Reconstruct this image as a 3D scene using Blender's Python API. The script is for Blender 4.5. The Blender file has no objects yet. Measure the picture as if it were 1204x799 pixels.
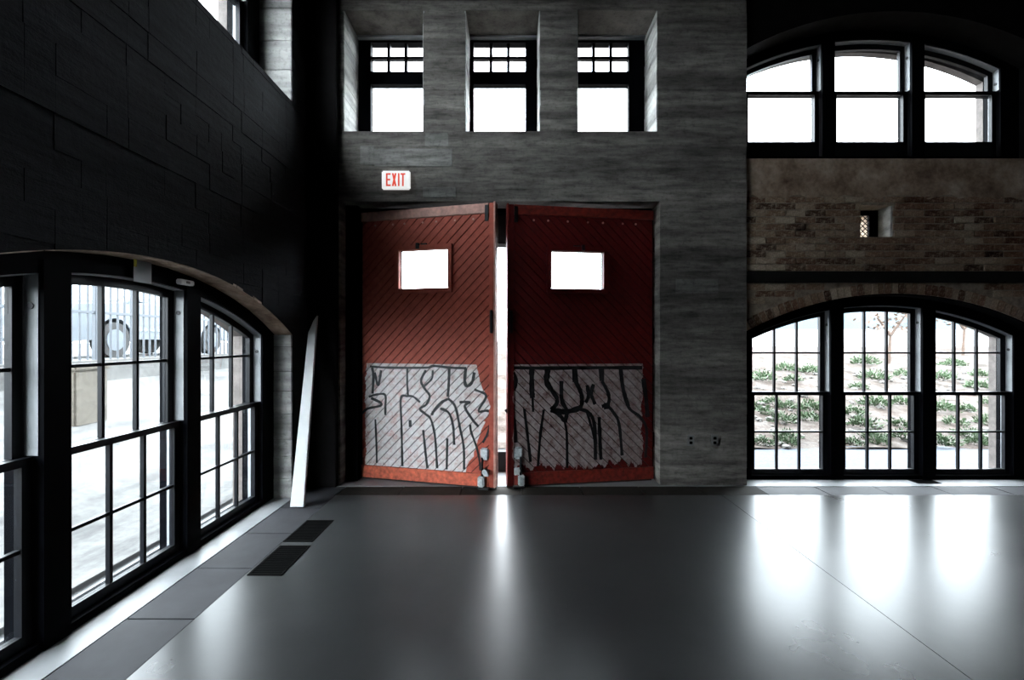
import bpy, bmesh, math, random
from mathutils import Vector, Matrix

# ---------------------------------------------------------------- camera, sky, exposure
SC = bpy.context.scene
COL = SC.collection
RND = random.Random(7)
F, CX, CY, EYE = 545.0, 602.0, 399.5, 1.55

cam_data = bpy.data.cameras.new('camera')
cam_data.sensor_width = 36.0
cam_data.lens = F / 1204.0 * 36.0
cam_data.clip_start = 0.02
cam_data.clip_end = 500
camera = bpy.data.objects.new('camera', cam_data)
camera.location = (0, 0, EYE)
camera.rotation_euler = (math.pi / 2, 0, 0)
COL.objects.link(camera)
SC.camera = camera

world = bpy.data.worlds.new('overcast_sky')
SC.world = world
world.use_nodes = True
bg = world.node_tree.nodes['Background']
bg.inputs['Color'].default_value = (0.875, 0.945, 1.0, 1)
bg.inputs['Strength'].default_value = 3.0

SC.view_settings.view_transform = 'Standard'
SC.view_settings.look = 'None'
SC.view_settings.gamma = 1
SC.view_settings.exposure = 3.2
SC.view_settings.use_curve_mapping = False
SC.cycles.use_denoising = True
SC.cycles.max_bounces = 8
SC.cycles.diffuse_bounces = 3
SC.cycles.transparent_max_bounces = 24
SC.cycles.sample_clamp_indirect = 6

# ---------------------------------------------------------------- node helpers
class NT:
    def __init__(s, name):
        s.m = bpy.data.materials.new(name)
        s.m.use_nodes = True
        s.t = s.m.node_tree
        s.p = s.t.nodes['Principled BSDF']
        s.co = None
    def n(s, kind, **kw):
        nd = s.t.nodes.new(kind)
        for k, v in kw.items():
            if k in nd.inputs.keys():
                s.put(nd.inputs[k], v)
            else:
                setattr(nd, k, v)
        return nd
    def put(s, sock, v):
        if isinstance(v, bpy.types.NodeSocket):
            s.t.links.new(v, sock)
        elif sock.type == 'RGBA' and len(v) == 3:
            sock.default_value = (*v, 1)
        else:
            sock.default_value = v
    def coord(s):
        if s.co is None:
            s.co = s.n('ShaderNodeTexCoord').outputs['Object']
        return s.co
    def scaled(s, sc):
        mp = s.n('ShaderNodeMapping')
        s.put(mp.inputs['Vector'], s.coord())
        mp.inputs['Scale'].default_value = sc
        return mp.outputs['Vector']
    def noise(s, scale, detail=4, rough=0.6, vec=None):
        nd = s.n('ShaderNodeTexNoise')
        s.put(nd.inputs['Vector'], vec if vec is not None else s.coord())
        nd.inputs['Scale'].default_value = scale
        nd.inputs['Detail'].default_value = detail
        nd.inputs['Roughness'].default_value = rough
        return nd.outputs['Fac']
    def ramp(s, fac, stops, interp='LINEAR'):
        nd = s.n('ShaderNodeValToRGB')
        s.put(nd.inputs['Fac'], fac)
        e = nd.color_ramp.elements
        nd.color_ramp.interpolation = interp
        while len(e) < len(stops):
            e.new(0.5)
        for k, (p, c) in enumerate(stops):
            e[k].position = p
            if not isinstance(c, tuple):
                c = (c, c, c)
            e[k].color = (*c, 1)
        return nd.outputs['Color']
    def mix(s, fac, a, b, mode='MIX'):
        nd = s.n('ShaderNodeMix', data_type='RGBA', blend_type=mode)
        s.put(nd.inputs[0], fac)
        s.put(nd.inputs[6], a)
        s.put(nd.inputs[7], b)
        return nd.outputs[2]
    def math(s, op, a, b=0.0, clamp=False):
        nd = s.n('ShaderNodeMath', operation=op, use_clamp=clamp)
        s.put(nd.inputs[0], a)
        s.put(nd.inputs[1], b)
        return nd.outputs[0]
    def bump(s, height, strength=0.3, dist=0.01):
        nd = s.n('ShaderNodeBump')
        s.put(nd.inputs['Height'], height)
        nd.inputs['Strength'].default_value = strength
        nd.inputs['Distance'].default_value = dist
        s.put(s.p.inputs['Normal'], nd.outputs['Normal'])
    def set(s, color=None, rough=None, metal=None, spec=None):
        if color is not None: s.put(s.p.inputs['Base Color'], color)
        if rough is not None: s.put(s.p.inputs['Roughness'], rough)
        if metal is not None: s.put(s.p.inputs['Metallic'], metal)
        if spec is not None: s.put(s.p.inputs['Specular IOR Level'], spec)
        return s.m

def plain(name, color, rough=0.6, metal=0.0, spec=0.4, wear=0.25, scale=14):
    t = NT(name)
    c2 = tuple(min(1, c * (1 + wear)) for c in color)
    c1 = tuple(c * (1 - wear) for c in color)
    t.set(t.ramp(t.noise(scale), [(0.3, c1), (0.7, c2)]), rough, metal, spec)
    return t.m

def mat_concrete(name, dark, light, rough=0.88):
    t = NT(name)
    v = t.scaled((2.2, 2.2, 13.0))
    streak = t.noise(1.5, 6, 0.65, v)
    fine = t.noise(22, 5, 0.7)
    big = t.noise(0.9, 3, 0.55)
    c = t.ramp(streak, [(0.25, dark), (0.5, tuple((a + b) / 2 for a, b in zip(dark, light))), (0.78, light)])
    board = t.noise(1.0, 2, 0.5, t.scaled((0.22, 0.22, 6.5)))
    c = t.mix(0.85, c, t.ramp(board, [(0.34, 0.35), (0.62, 1.0)]), 'MULTIPLY')
    c = t.mix(0.7, c, t.ramp(big, [(0.3, 0.35), (0.62, 1.0)]), 'MULTIPLY')
    c = t.mix(0.7, c, t.ramp(fine, [(0.28, 0.45), (0.5, 1.0)]), 'MULTIPLY')
    t.set(c, rough, 0, 0.2)
    t.bump(t.math('ADD', t.math('MULTIPLY', streak, 0.7), t.math('MULTIPLY', fine, 0.5)), 0.7, 0.012)
    return t.m

def mat_floor():
    t = NT('polished_concrete')
    big = t.noise(0.7, 5, 0.6)
    mid = t.noise(3.2, 6, 0.65)
    c = t.ramp(big, [(0.3, (0.018, 0.0184, 0.0188)), (0.7, (0.042, 0.0426, 0.043))])
    c = t.mix(0.5, c, t.ramp(mid, [(0.3, 0.72), (0.68, 1.0)]), 'MULTIPLY')
    sp = t.ramp(t.noise(38, 2, 0.5), [(0.66, 1.0), (0.8, 0.8)])
    c = t.mix(0.3, c, sp, 'MULTIPLY')
    r = t.ramp(big, [(0.3, 0.265), (0.7, 0.325)])
    t.set(c, r, 0, 0.29)
    t.bump(t.math('ADD', mid, t.math('MULTIPLY', t.noise(60, 2), 0.2)), 0.03, 0.01)
    return t.m

def mat_brick(name):
    t = NT(name)
    r = t.n('ShaderNodeObjectInfo').outputs['Random']
    c = t.ramp(r, [(0.0, (0.07, 0.038, 0.026)), (0.2, (0.20, 0.11, 0.075)), (0.5, (0.34, 0.235, 0.17)),
                   (0.78, (0.40, 0.305, 0.235)), (1.0, (0.54, 0.45, 0.36))])
    nz = t.noise(26, 6, 0.7)
    c = t.mix(t.ramp(nz, [(0.48, 0.0), (0.66, 0.7)]), c, (0.52, 0.43, 0.34))
    c = t.mix(0.7, c, t.ramp(t.noise(60, 3), [(0.3, 0.35), (0.6, 1.0)]), 'MULTIPLY')
    geo = t.n('ShaderNodeNewGeometry').outputs['Position']
    bigv = t.n('ShaderNodeTexNoise')
    t.put(bigv.inputs['Vector'], geo)
    bigv.inputs['Scale'].default_value = 1.3
    c = t.mix(0.75, c, t.ramp(bigv.outputs['Fac'], [(0.34, (0.60, 0.36, 0.26)), (0.56, (1.0, 0.96, 0.90))]), 'MULTIPLY')
    c = t.mix(1.0, c, (1.06, 1.06, 1.06), 'MULTIPLY')
    t.set(c, 0.9, 0, 0.2)
    t.bump(nz, 0.8, 0.01)
    return t.m

def mat_mortar():
    t = NT('old_mortar')
    c = t.ramp(t.noise(9, 6, 0.7), [(0.3, (0.16, 0.125, 0.10)), (0.7, (0.50, 0.41, 0.32))])
    t.set(c, 0.95, 0, 0.15)
    t.bump(t.noise(40, 4), 0.6, 0.01)
    return t.m

def mat_parge():
    t = NT('thin_brown_render')
    n1 = t.noise(2.6, 6, 0.65)
    c = t.ramp(n1, [(0.32, (0.15, 0.09, 0.06)), (0.5, (0.40, 0.29, 0.215)), (0.68, (0.60, 0.48, 0.38))])
    c = t.mix(0.6, c, t.ramp(t.noise(24, 5), [(0.3, 0.5), (0.62, 1.0)]), 'MULTIPLY')
    t.set(c, 0.92, 0, 0.15)
    t.bump(t.noise(16, 6, 0.7), 0.7, 0.012)
    return t.m

def mat_door(name, red_a, red_b, side):
    """red painted boards with a whitewashed, sprayed lower field; leaf coordinates"""
    t = NT(name)
    sep = t.n('ShaderNodeSeparateXYZ')
    t.put(sep.inputs[0], t.coord())
    u = t.math('MULTIPLY', sep.outputs['X'], float(side))
    z = sep.outputs['Z']
    n1 = t.noise(5.0, 5, 0.65)
    grain = t.noise(16, 6, 0.7)
    red = t.ramp(grain, [(0.28, red_a), (0.7, red_b)])
    red = t.mix(0.55, red, t.ramp(t.noise(1.4, 4), [(0.32, 0.4), (0.66, 1.0)]), 'MULTIPLY')
    chips = t.ramp(t.noise(30, 4, 0.75), [(0.68, 0.0), (0.73, 0.6)])
    red = t.mix(chips, red, (0.30, 0.20, 0.15))
    zn = t.math('ADD', z, t.math('MULTIPLY', t.math('SUBTRACT', n1 if side > 0 else t.noise(13, 3, 0.6, t.scaled((1.0, 1.0, 0.25))), 0.5), 0.10 if side > 0 else 0.32))
    top = t.math('LESS_THAN', z, 1.292)
    bot = t.math('GREATER_THAN', zn, 0.135 if side > 0 else 0.20)
    if side > 0:
        lim = t.math('SUBTRACT', 1.50, t.math('MULTIPLY', t.math('ABSOLUTE', t.math('SUBTRACT', z, 0.85)), 0.36))
    else:
        lim = t.math('ADD', 1.56, 0.0)
    un = t.math('ADD', u, t.math('MULTIPLY', t.math('SUBTRACT', n1, 0.5), 0.16))
    right = t.math('LESS_THAN', un, lim)
    left = t.math('GREATER_THAN', un, 0.05 if side > 0 else 0.13)
    m = t.math('MULTIPLY', t.math('MULTIPLY', top, bot), t.math('MULTIPLY', right, left))
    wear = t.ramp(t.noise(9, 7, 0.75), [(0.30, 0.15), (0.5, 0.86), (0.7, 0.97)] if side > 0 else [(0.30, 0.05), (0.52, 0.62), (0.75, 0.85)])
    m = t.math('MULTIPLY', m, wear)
    white = t.ramp(grain, [(0.3, (0.68, 0.65, 0.64)), (0.6, (0.90, 0.89, 0.89))] if side > 0 else [(0.3, (0.32, 0.26, 0.25)), (0.65, (0.54, 0.49, 0.48))])  # right leaf's white is toned down to paint in its shade
    t.set(t.mix(m, red, white), 0.62, 0, 0.3)
    t.bump(grain, 0.35, 0.006)
    return t.m

def mat_glass(name='window_glass', tint=(0.96, 0.98, 0.985)):
    m = bpy.data.materials.new(name)
    m.use_nodes = True
    t = m.node_tree
    t.nodes.clear()
    o = t.nodes.new('ShaderNodeOutputMaterial')
    mx = t.nodes.new('ShaderNodeMixShader')
    tr = t.nodes.new('ShaderNodeBsdfTransparent')
    gl = t.nodes.new('ShaderNodeBsdfGlossy')
    lw = t.nodes.new('ShaderNodeLayerWeight')
    lw.inputs['Blend'].default_value = 0.5
    pw = t.nodes.new('ShaderNodeMath')
    pw.operation = 'POWER'
    pw.inputs[1].default_value = 5.0
    ma = t.nodes.new('ShaderNodeMath')
    ma.operation = 'MULTIPLY_ADD'
    ma.inputs[1].default_value = 0.85
    ma.inputs[2].default_value = 0.02
    t.links.new(lw.outputs['Facing'], pw.inputs[0])
    t.links.new(pw.outputs[0], ma.inputs[0])
    tr.inputs['Color'].default_value = (*tint, 1)
    gl.inputs['Roughness'].default_value = 0.02
    gl.inputs['Color'].default_value = (0.8, 0.85, 0.9, 1)
    t.links.new(ma.outputs[0], mx.inputs[0])
    t.links.new(tr.outputs[0], mx.inputs[1])
    t.links.new(gl.outputs[0], mx.inputs[2])
    t.links.new(mx.outputs[0], o.inputs[0])
    return m

M = {}
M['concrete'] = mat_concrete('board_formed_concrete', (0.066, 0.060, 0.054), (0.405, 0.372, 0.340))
M['concrete_left'] = mat_concrete('shaded_board_formed_concrete', (0.0006, 0.0006, 0.0009), (0.015, 0.016, 0.020))  # shade of the window wall painted in as near-black concrete
M['concrete_lit'] = mat_concrete('lit_reveal_concrete', (0.42, 0.41, 0.39), (0.72, 0.71, 0.68))  # window light on the reveals painted in as a paler concrete
M['concrete_patch'] = mat_concrete('patched_concrete', (0.11, 0.108, 0.10), (0.52, 0.50, 0.47))
M['dark_concrete'] = plain('dark_ceiling_concrete', (0.014, 0.014, 0.015), 0.9, wear=0.3, scale=3)
M['floor'] = mat_floor()
M['slab'] = plain('dark_trench_slab', (0.024, 0.024, 0.027), 0.7, spec=0.2, wear=0.22, scale=5)
M['slab_brown'] = plain('brown_trench_slab', (0.020, 0.017, 0.014), 0.8, spec=0.12, wear=0.3, scale=6)
M['sill'] = plain('lit_sill_concrete', (0.17, 0.173, 0.178), 0.42, spec=0.4, wear=0.12, scale=6)  # floor under the windows, their light painted in as a paler tone
M['under'] = plain('dark_joint', (0.02, 0.02, 0.02), 0.9)
M['brick'] = mat_brick('weathered_brick')
M['mortar'] = mat_mortar()
M['shade_black'] = plain('painted_shade', (0.006, 0.0055, 0.0055), 0.9, spec=0.05, wear=0.4, scale=5)  # near-black used to paint shade into the corner and both arches
M['parge'] = mat_parge()
M['outer_brick'] = plain('pale_outer_brick', (0.085, 0.072, 0.066), 0.9, wear=0.3, scale=12)
M['frame'] = plain('black_window_paint', (0.0009, 0.0011, 0.0018), 0.6, spec=0.02, wear=0.3)
M['muntin'] = plain('black_sash_paint', (0.003, 0.0036, 0.005), 0.42, spec=0.15, wear=0.3)
M['liner'] = plain('pale_track_liner', (0.20, 0.21, 0.22), 0.45, spec=0.4, wear=0.1)
M['steel'] = plain('blackened_steel', (0.012, 0.011, 0.010), 0.6, metal=0.2, wear=0.4)
M['iron'] = plain('dark_iron', (0.02, 0.02, 0.022), 0.45, metal=0.7, wear=0.4)
M['galv'] = plain('galvanised_steel', (0.62, 0.66, 0.68), 0.42, metal=0.35, wear=0.3, scale=40)
M['door_left'] = mat_door('lit_red_door_paint', (0.38, 0.065, 0.040), (0.64, 0.14, 0.09), 1)  # same red as the other leaf, brightened to paint in window light
M['door_right'] = mat_door('shaded_red_door_paint', (0.070, 0.0018, 0.0014), (0.14, 0.004, 0.0035), -1)  # same red, darkened to paint in shade on the leaf facing away
M['rail_pale'] = plain('pale_lit_red_paint', (0.60, 0.33, 0.27), 0.55, wear=0.25, scale=20)  # light caught by the top rail painted in as a paler red
M['rail_red'] = plain('bright_red_paint', (0.62, 0.13, 0.07), 0.55, wear=0.4, scale=22)
M['rail_dark'] = plain('shaded_red_paint', (0.16, 0.016, 0.010), 0.55, wear=0.5, scale=22)  # right leaf's rails, darkened to paint in its shade
M['backing'] = plain('dark_backing_board', (0.02, 0.008, 0.006), 0.9)
M['spray'] = plain('black_spray_paint', (0.006, 0.006, 0.007), 0.5, wear=0.3)
M['white'] = plain('white_paint', (0.78, 0.79, 0.80), 0.5, wear=0.06)
tp = NT('thin_white_paper')
tp.set((0.82, 0.85, 0.87), 0.7, 0, 0.2)
_tl = tp.n('ShaderNodeBsdfTranslucent', Color=(0.85, 0.88, 0.9))
_mx = tp.n('ShaderNodeMixShader')
_mx.inputs[0].default_value = 0.5
tp.t.links.new(tp.p.outputs[0], _mx.inputs[1])
tp.t.links.new(_tl.outputs[0], _mx.inputs[2])
tp.t.links.new(_mx.outputs[0], tp.t.nodes['Material Output'].inputs[0])
M['paper'] = tp.m
M['yellow'] = plain('yellow_tape', (0.70, 0.62, 0.08), 0.6, wear=0.1)
M['sign_face'] = plain('lit_sign_face', (0.78, 0.79, 0.80), 0.4, wear=0.03)
_p = M['sign_face'].node_tree.nodes['Principled BSDF']
_p.inputs['Emission Color'].default_value = (1, 1, 0.98, 1)
_p.inputs['Emission Strength'].default_value = 0.065
M['letter_red'] = plain('lit_sign_letter', (0.70, 0.06, 0.03), 0.4, wear=0.03)
_p = M['letter_red'].node_tree.nodes['Principled BSDF']
_p.inputs['Emission Color'].default_value = (1, 0.10, 0.05, 1)
_p.inputs['Emission Strength'].default_value = 0.05
M['sign_red'] = plain('sign_red', (0.72, 0.03, 0.02), 0.4, wear=0.05)
M['plate'] = plain('grey_cover_plate', (0.17, 0.17, 0.165), 0.5, wear=0.15)
M['plank'] = plain('white_painted_plank', (0.50, 0.505, 0.51), 0.55, wear=0.06, scale=6)
M['black'] = plain('black_grille', (0.0015, 0.0015, 0.0015), 0.9, spec=0.03)
M['glass'] = mat_glass()
ty = NT('pale_tracked_yard')
_c = ty.ramp(ty.noise(1.2, 6, 0.7, ty.scaled((1.6, 0.5, 1))), [(0.38, (0.040, 0.0395, 0.039)), (0.50, (0.070, 0.069, 0.067)), (0.66, (0.088, 0.0865, 0.083))])
_c = ty.mix(0.5, _c, ty.ramp(ty.noise(11, 5, 0.7), [(0.36, 0.6), (0.56, 1.0)]), 'MULTIPLY')
M['yard'] = ty.set(_c, 0.92, 0, 0.15)
M['gravel'] = plain('blue_grey_gravel', (0.038, 0.043, 0.055), 0.95, wear=0.35, scale=26)
th = NT('dry_pale_soil')
_c = th.ramp(th.noise(2.2, 7, 0.72), [(0.38, (0.018, 0.012, 0.008)), (0.46, (0.042, 0.031, 0.025)), (0.60, (0.070, 0.060, 0.054))])
_c = th.mix(0.8, _c, th.ramp(th.noise(18, 4, 0.7), [(0.36, 0.45), (0.55, 1.0)]), 'MULTIPLY')
M['hill'] = th.set(_c, 0.95, 0, 0.15)
M['stone'] = plain('pale_stone', (0.085, 0.078, 0.072), 0.9, wear=0.3)
M['leaf'] = plain('sage_green_leaf', (0.034, 0.058, 0.024), 0.7, wear=0.3, scale=6)
M['bark'] = plain('brown_bark', (0.06, 0.04, 0.03), 0.9, wear=0.3)
M['autumn'] = plain('russet_leaf', (0.10, 0.068, 0.05), 0.8, wear=0.3)
M['fence'] = plain('grey_painted_fence', (0.038, 0.044, 0.052), 0.5, metal=0.2, wear=0.15)
M['block'] = plain('buff_concrete_block', (0.062, 0.054, 0.043), 0.9, wear=0.25)
M['car'] = plain('silver_car_paint', (0.105, 0.118, 0.132), 0.28, metal=0.3, wear=0.03)
M['car_glass'] = plain('dark_car_glass', (0.035, 0.05, 0.06), 0.1, spec=0.6, wear=0.05)
M['rubber'] = plain('black_rubber', (0.018, 0.018, 0.018), 0.75)
M['blue_wall'] = plain('pale_blue_cladding', (0.065, 0.085, 0.10), 0.8, wear=0.1)
M['white_wall'] = plain('white_render', (0.22, 0.22, 0.22), 0.85, wear=0.05)

# ---------------------------------------------------------------- object helpers
def name_free(o, label=None, cat=None, group=None, kind=None):
    if label: o['label'] = label
    if cat: o['category'] = cat
    if group: o['group'] = group
    if kind: o['kind'] = kind
    return o

def obj(name, bm, mat, parent=None, loc=None, rotz=0.0, smooth=False, **kw):
    me = bpy.data.meshes.new(name)
    bmesh.ops.recalc_face_normals(bm, faces=bm.faces[:])
    bm.to_mesh(me)
    bm.free()
    me.materials.append(mat)
    if smooth:
        for p in me.polygons: p.use_smooth = True
    o = bpy.data.objects.new(name, me)
    COL.objects.link(o)
    if parent is not None: o.parent = parent
    if loc is not None: o.location = loc
    o.rotation_euler.z = rotz
    return name_free(o, **kw)

def empty(name, loc=(0, 0, 0), rotz=0.0, **kw):
    o = bpy.data.objects.new(name, None)
    o.empty_display_size = 0.1
    COL.objects.link(o)
    o.location = loc
    o.rotation_euler.z = rotz
    return name_free(o, **kw)

def part(name, bm, mat, parent, **kw):
    return obj(name, bm, mat, parent, **kw)

def hexa(bm, p):
    v = [bm.verts.new(q) for q in p]
    for f in ((0, 1, 2, 3), (4, 7, 6, 5), (0, 4, 5, 1), (1, 5, 6, 2), (2, 6, 7, 3), (3, 7, 4, 0)):
        bm.faces.new([v[i] for i in f])

def box(bm, x0, x1, y0, y1, z0, z1):
    hexa(bm, [(x0, y0, z0), (x1, y0, z0), (x1, y0, z1), (x0, y0, z1),
              (x0, y1, z0), (x1, y1, z0), (x1, y1, z1), (x0, y1, z1)])

def bx(x0, x1, y0, y1, z0, z1, bev=0.0):
    bm = bmesh.new()
    box(bm, x0, x1, y0, y1, z0, z1)
    if bev:
        bmesh.ops.bevel(bm, geom=bm.edges[:], offset=bev, segments=2, affect='EDGES', clamp_overlap=True)
    return bm

def slope_prism(bm, ua, ub, za0, zb0, za1, zb1, w0, w1):
    """prism between u=ua and u=ub, bottom za0->zb0, top za1->zb1"""
    hexa(bm, [(ua, w0, za0), (ub, w0, zb0), (ub, w0, zb1), (ua, w0, za1),
              (ua, w1, za0), (ub, w1, zb0), (ub, w1, zb1), (ua, w1, za1)])

def arch_strip(bm, u0, u1, bot, top, w0, w1, n=10):
    """one closed strip from u0 to u1 between two height functions (or constants)"""
    fb = bot if callable(bot) else (lambda u: bot)
    ft = top if callable(top) else (lambda u: top)
    a, b, c, d = [], [], [], []
    for k in range(n + 1):
        u = u0 + (u1 - u0) * k / n
        a.append(bm.verts.new((u, w0, fb(u))))
        b.append(bm.verts.new((u, w0, ft(u))))
        c.append(bm.verts.new((u, w1, fb(u))))
        d.append(bm.verts.new((u, w1, ft(u))))
    for k in range(n):
        bm.faces.new((a[k], a[k + 1], b[k + 1], b[k]))
        bm.faces.new((c[k], d[k], d[k + 1], c[k + 1]))
        bm.faces.new((a[k], c[k], c[k + 1], a[k + 1]))
        bm.faces.new((b[k], b[k + 1], d[k + 1], d[k]))
    bm.faces.new((a[0], b[0], d[0], c[0]))
    bm.faces.new((a[n], c[n], d[n], b[n]))

def tube(bm, p0, p1, r, n=8, r1=None):
    p0, p1 = Vector(p0), Vector(p1)
    d = (p1 - p0)
    q = d.to_track_quat('Z', 'Y')
    r1 = r if r1 is None else r1
    A, B = [], []
    for k in range(n):
        t = 2 * math.pi * k / n
        o = Vector((math.cos(t), math.sin(t), 0))
        A.append(bm.verts.new(p0 + q @ (o * r)))
        B.append(bm.verts.new(p1 + q @ (o * r1)))
    for k in range(n):
        j = (k + 1) % n
        bm.faces.new((A[k], A[j], B[j], B[k]))
    bm.faces.new(A[::-1])
    bm.faces.new(B)

def poly_prism(bm, pts, y0, y1):
    """pts: (x, z) outline; prism along y"""
    a = [bm.verts.new((x, y0, z)) for x, z in pts]
    b = [bm.verts.new((x, y1, z)) for x, z in pts]
    n = len(pts)
    bm.faces.new(a)
    bm.faces.new(b[::-1])
    for k in range(n):
        j = (k + 1) % n
        bm.faces.new((a[k], b[k], b[j], a[j]))

def clip(pts, nx, nz, d):
    """keep nx*x + nz*z <= d"""
    out = []
    for k in range(len(pts)):
        p, q = pts[k], pts[(k + 1) % len(pts)]
        a, b = nx * p[0] + nz * p[1] - d, nx * q[0] + nz * q[1] - d
        if a <= 0: out.append(p)
        if a * b < 0:
            s = a / (a - b)
            out.append((p[0] + (q[0] - p[0]) * s, p[1] + (q[1] - p[1]) * s))
    return out

def area(pts):
    return abs(sum(pts[k][0] * pts[(k + 1) % len(pts)][1] - pts[(k + 1) % len(pts)][0] * pts[k][1] for k in range(len(pts)))) / 2

ARCH_R = 3.36
def arch(peak, c=0.0):
    return lambda u: peak - ARCH_R + math.sqrt(max(0, ARCH_R ** 2 - (u - c) ** 2))

def build_wall(bm, u0, u1, z0, z1, w0, w1, openings, rows=0.0, amp=0.0, rnd=None, chunk=0.0):
    """wall slab in (u, w, z); openings: ('rect',u0,u1,z0,z1) or ('arch',c,half,sill,peak)"""
    rnd = rnd or RND
    us = {u0, u1}
    for o in openings:
        if o[0] == 'rect':
            us |= {o[1], o[2]}
        else:
            us |= {o[1] - o[2] + 2 * o[2] * k / 24 for k in range(25)}
    if chunk:
        u = u0
        while u < u1:
            us.add(u)
            u += chunk
    us = sorted(u for u in us if u0 - 1e-6 <= u <= u1 + 1e-6)
    rowz = []
    if rows:
        z = z0
        while z < z1 - rows * 0.4:
            rowz.append(z)
            z += rows * rnd.uniform(0.8, 1.25)
    rowo = {k: rnd.uniform(-amp, amp) for k in range(len(rowz) + 1)}
    for a, b in zip(us[:-1], us[1:]):
        if b - a < 1e-5: continue
        m = (a + b) / 2
        solid = [((z0, z0), (z1, z1))]
        for o in openings:
            if o[0] == 'rect':
                if not o[1] < m < o[2]: continue
                lo, hi = (o[3], o[3]), (o[4], o[4])
            else:
                if abs(m - o[1]) > o[2]: continue
                g = arch(o[4], o[1])
                lo, hi = (o[3], o[3]), (g(a), g(b))
            new = []
            for s, t in solid:
                if s[0] < hi[0] and t[0] > lo[0]:
                    if lo[0] > s[0] + 1e-6: new.append((s, lo))
                    if t[0] > hi[0] + 1e-6: new.append((hi, t))
                else:
                    new.append((s, t))
            solid = new
        for s, t in solid:
            cuts = [s] + [(z, z) for z in rowz if z > max(s) + 0.01 and z < min(t) - 0.01] + [t]
            for p, q in zip(cuts[:-1], cuts[1:]):
                k = sum(1 for z in rowz if z <= (max(p) + 1e-4))
                off = rowo[k % len(rowo)] + (rnd.uniform(-amp, amp) * 0.4 if amp else 0)
                slope_prism(bm, a, b, p[0], p[1], q[0], q[1], w0 + off, w1)

# ---------------------------------------------------------------- key measures (metres; camera stands at the origin)
BACK = 4.95            # face of the concrete back wall
BAY = 4.992            # mortar face of the brick bay beside it
LEFT = -2.16           # face of the left wall
PIER = 2.507           # corner where concrete ends and the brick bay begins
TOP = 5.7
BAYC, LEFTC = 4.12, 2.89
HALF = 1.68

# ---------------------------------------------------------------- floor
bm = bmesh.new()
box(bm, -2.9, 7.6, -6.2, 5.62, -0.16, -0.05)
floor = obj('floor', bm, M['floor'], kind='structure', label='polished grey concrete floor with blurred window reflections')
bm = bmesh.new()
for x0, x1 in ((-1.763, 2.098), (2.102, 7.6)):
    box(bm, x0, x1, -6.2, 4.635, -0.05, 0.0)
part('floor_slab', bm, M['floor'], floor)
bm = bmesh.new()
box(bm, -2.62, -2.148, -6.2, 5.6, -0.05, 0.001)
box(bm, -2.148, 7.6, 4.915, 5.62, -0.05, 0.001)
part('sill_strip', bm, M['sill'], floor, label='strip of floor under the windows, window light painted in pale')
y = -6.0
while y < 4.9:
    y1 = min(y + 0.572, 4.912)
    sl = part('border_slab', bx(-2.144, -1.767, y + 0.004, y1 - 0.004, -0.05, -0.001 - RND.uniform(0, 0.003), 0.002), M['slab'], floor)
    y = y1
x = -1.763
while x < 7.4:
    x1 = x + 0.62
    part('border_slab', bx(x + 0.004, x1 - 0.004, 4.639, 4.911, -0.05, -0.001 - RND.uniform(0, 0.003), 0.002),
         M['slab_brown'] if x < 2.2 else M['slab'], floor)
    x = x1

# ---------------------------------------------------------------- back wall, concrete, with three deep windows and the door opening
back_open = [('rect', -1.834, 1.582, -0.2, 3.03),
             ('rect', -1.798, -0.945, 3.775, 5.07), ('rect', -0.50, 0.30, 3.775, 5.07), ('rect', 0.70, 1.553, 3.775, 5.07)]
bm = bmesh.new()
build_wall(bm, -2.7, PIER, -0.1, TOP, 0, 0.65, back_open, rows=0.145, amp=0.005, rnd=random.Random(3), chunk=0.83)
wall_back = obj('wall_back', bm, M['concrete'], loc=(0, BACK, 0), kind='structure', label='dark grey board-marked concrete wall around the red doors')
for (a, b, c, d) in ((-1.47, -0.64, 3.40, 3.59), (-1.62, -1.47, 3.42, 3.62), (-0.93, -0.68, 3.62, 3.76), (1.75, 2.2, 2.05, 2.2), (-0.95, -0.60, 3.07, 3.18)):
    part('concrete_patch', bx(a, b, -0.008, 0.05, c, d, 0.004), M['concrete_patch'], wall_back)
bm = bmesh.new()
box(bm, -1.834, 1.582, 0.40, 0.64, 2.66, 3.03)
part('outer_lintel', bm, M['dark_concrete'], wall_back)
bm = bmesh.new()
box(bm, -1.834, 1.582, 0.50, 0.64, -0.05, 0.235)
part('outer_kerb', bm, M['dark_concrete'], wall_back)

obj('corner_shade', bx(LEFT - 0.02, -1.85, -0.075, 0.0, 0.0, TOP, 0.006), M['shade_black'], loc=(0, BACK, 0), kind='structure',  # added pier, its black stands in for the corner's shade
    label='added black pier painting in the corner shade beside the leaning plank')

# ---------------------------------------------------------------- brick bay to the right of the doors
bay_low = ('arch', BAYC, HALF, -0.05, 2.05)
bay_up = ('arch', BAYC, HALF, 3.50, 5.10)
vent_hole = ('rect', 3.75, 4.10, 2.66, 3.00)
bm = bmesh.new()
build_wall(bm, PIER - 0.02, 7.8, -0.1, 2.45, 0, 0.385, [bay_low])
build_wall(bm, PIER - 0.02, 7.8, 2.45, TOP, 0, 0.54, [bay_up, vent_hole])
wall_bay = obj('wall_back_right', bm, M['mortar'], loc=(0, BAY, 0), kind='structure', label='old brown brick wall bay with two arched windows')
bm = bmesh.new()
build_wall(bm, PIER - 0.02, 7.8, -0.1, 2.45, 0.385, 0.50, [('arch', BAYC, 1.525, -0.05, 1.95)])
build_wall(bm, PIER - 0.02, 7.8, 2.45, TOP, 0.54, 0.63, [('arch', BAYC, 1.50, 3.60, 4.98), ('rect', 3.72, 4.75, 2.6, 3.3)])
part('outer_brickwork', bm, M['outer_brick'], wall_bay)

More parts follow.
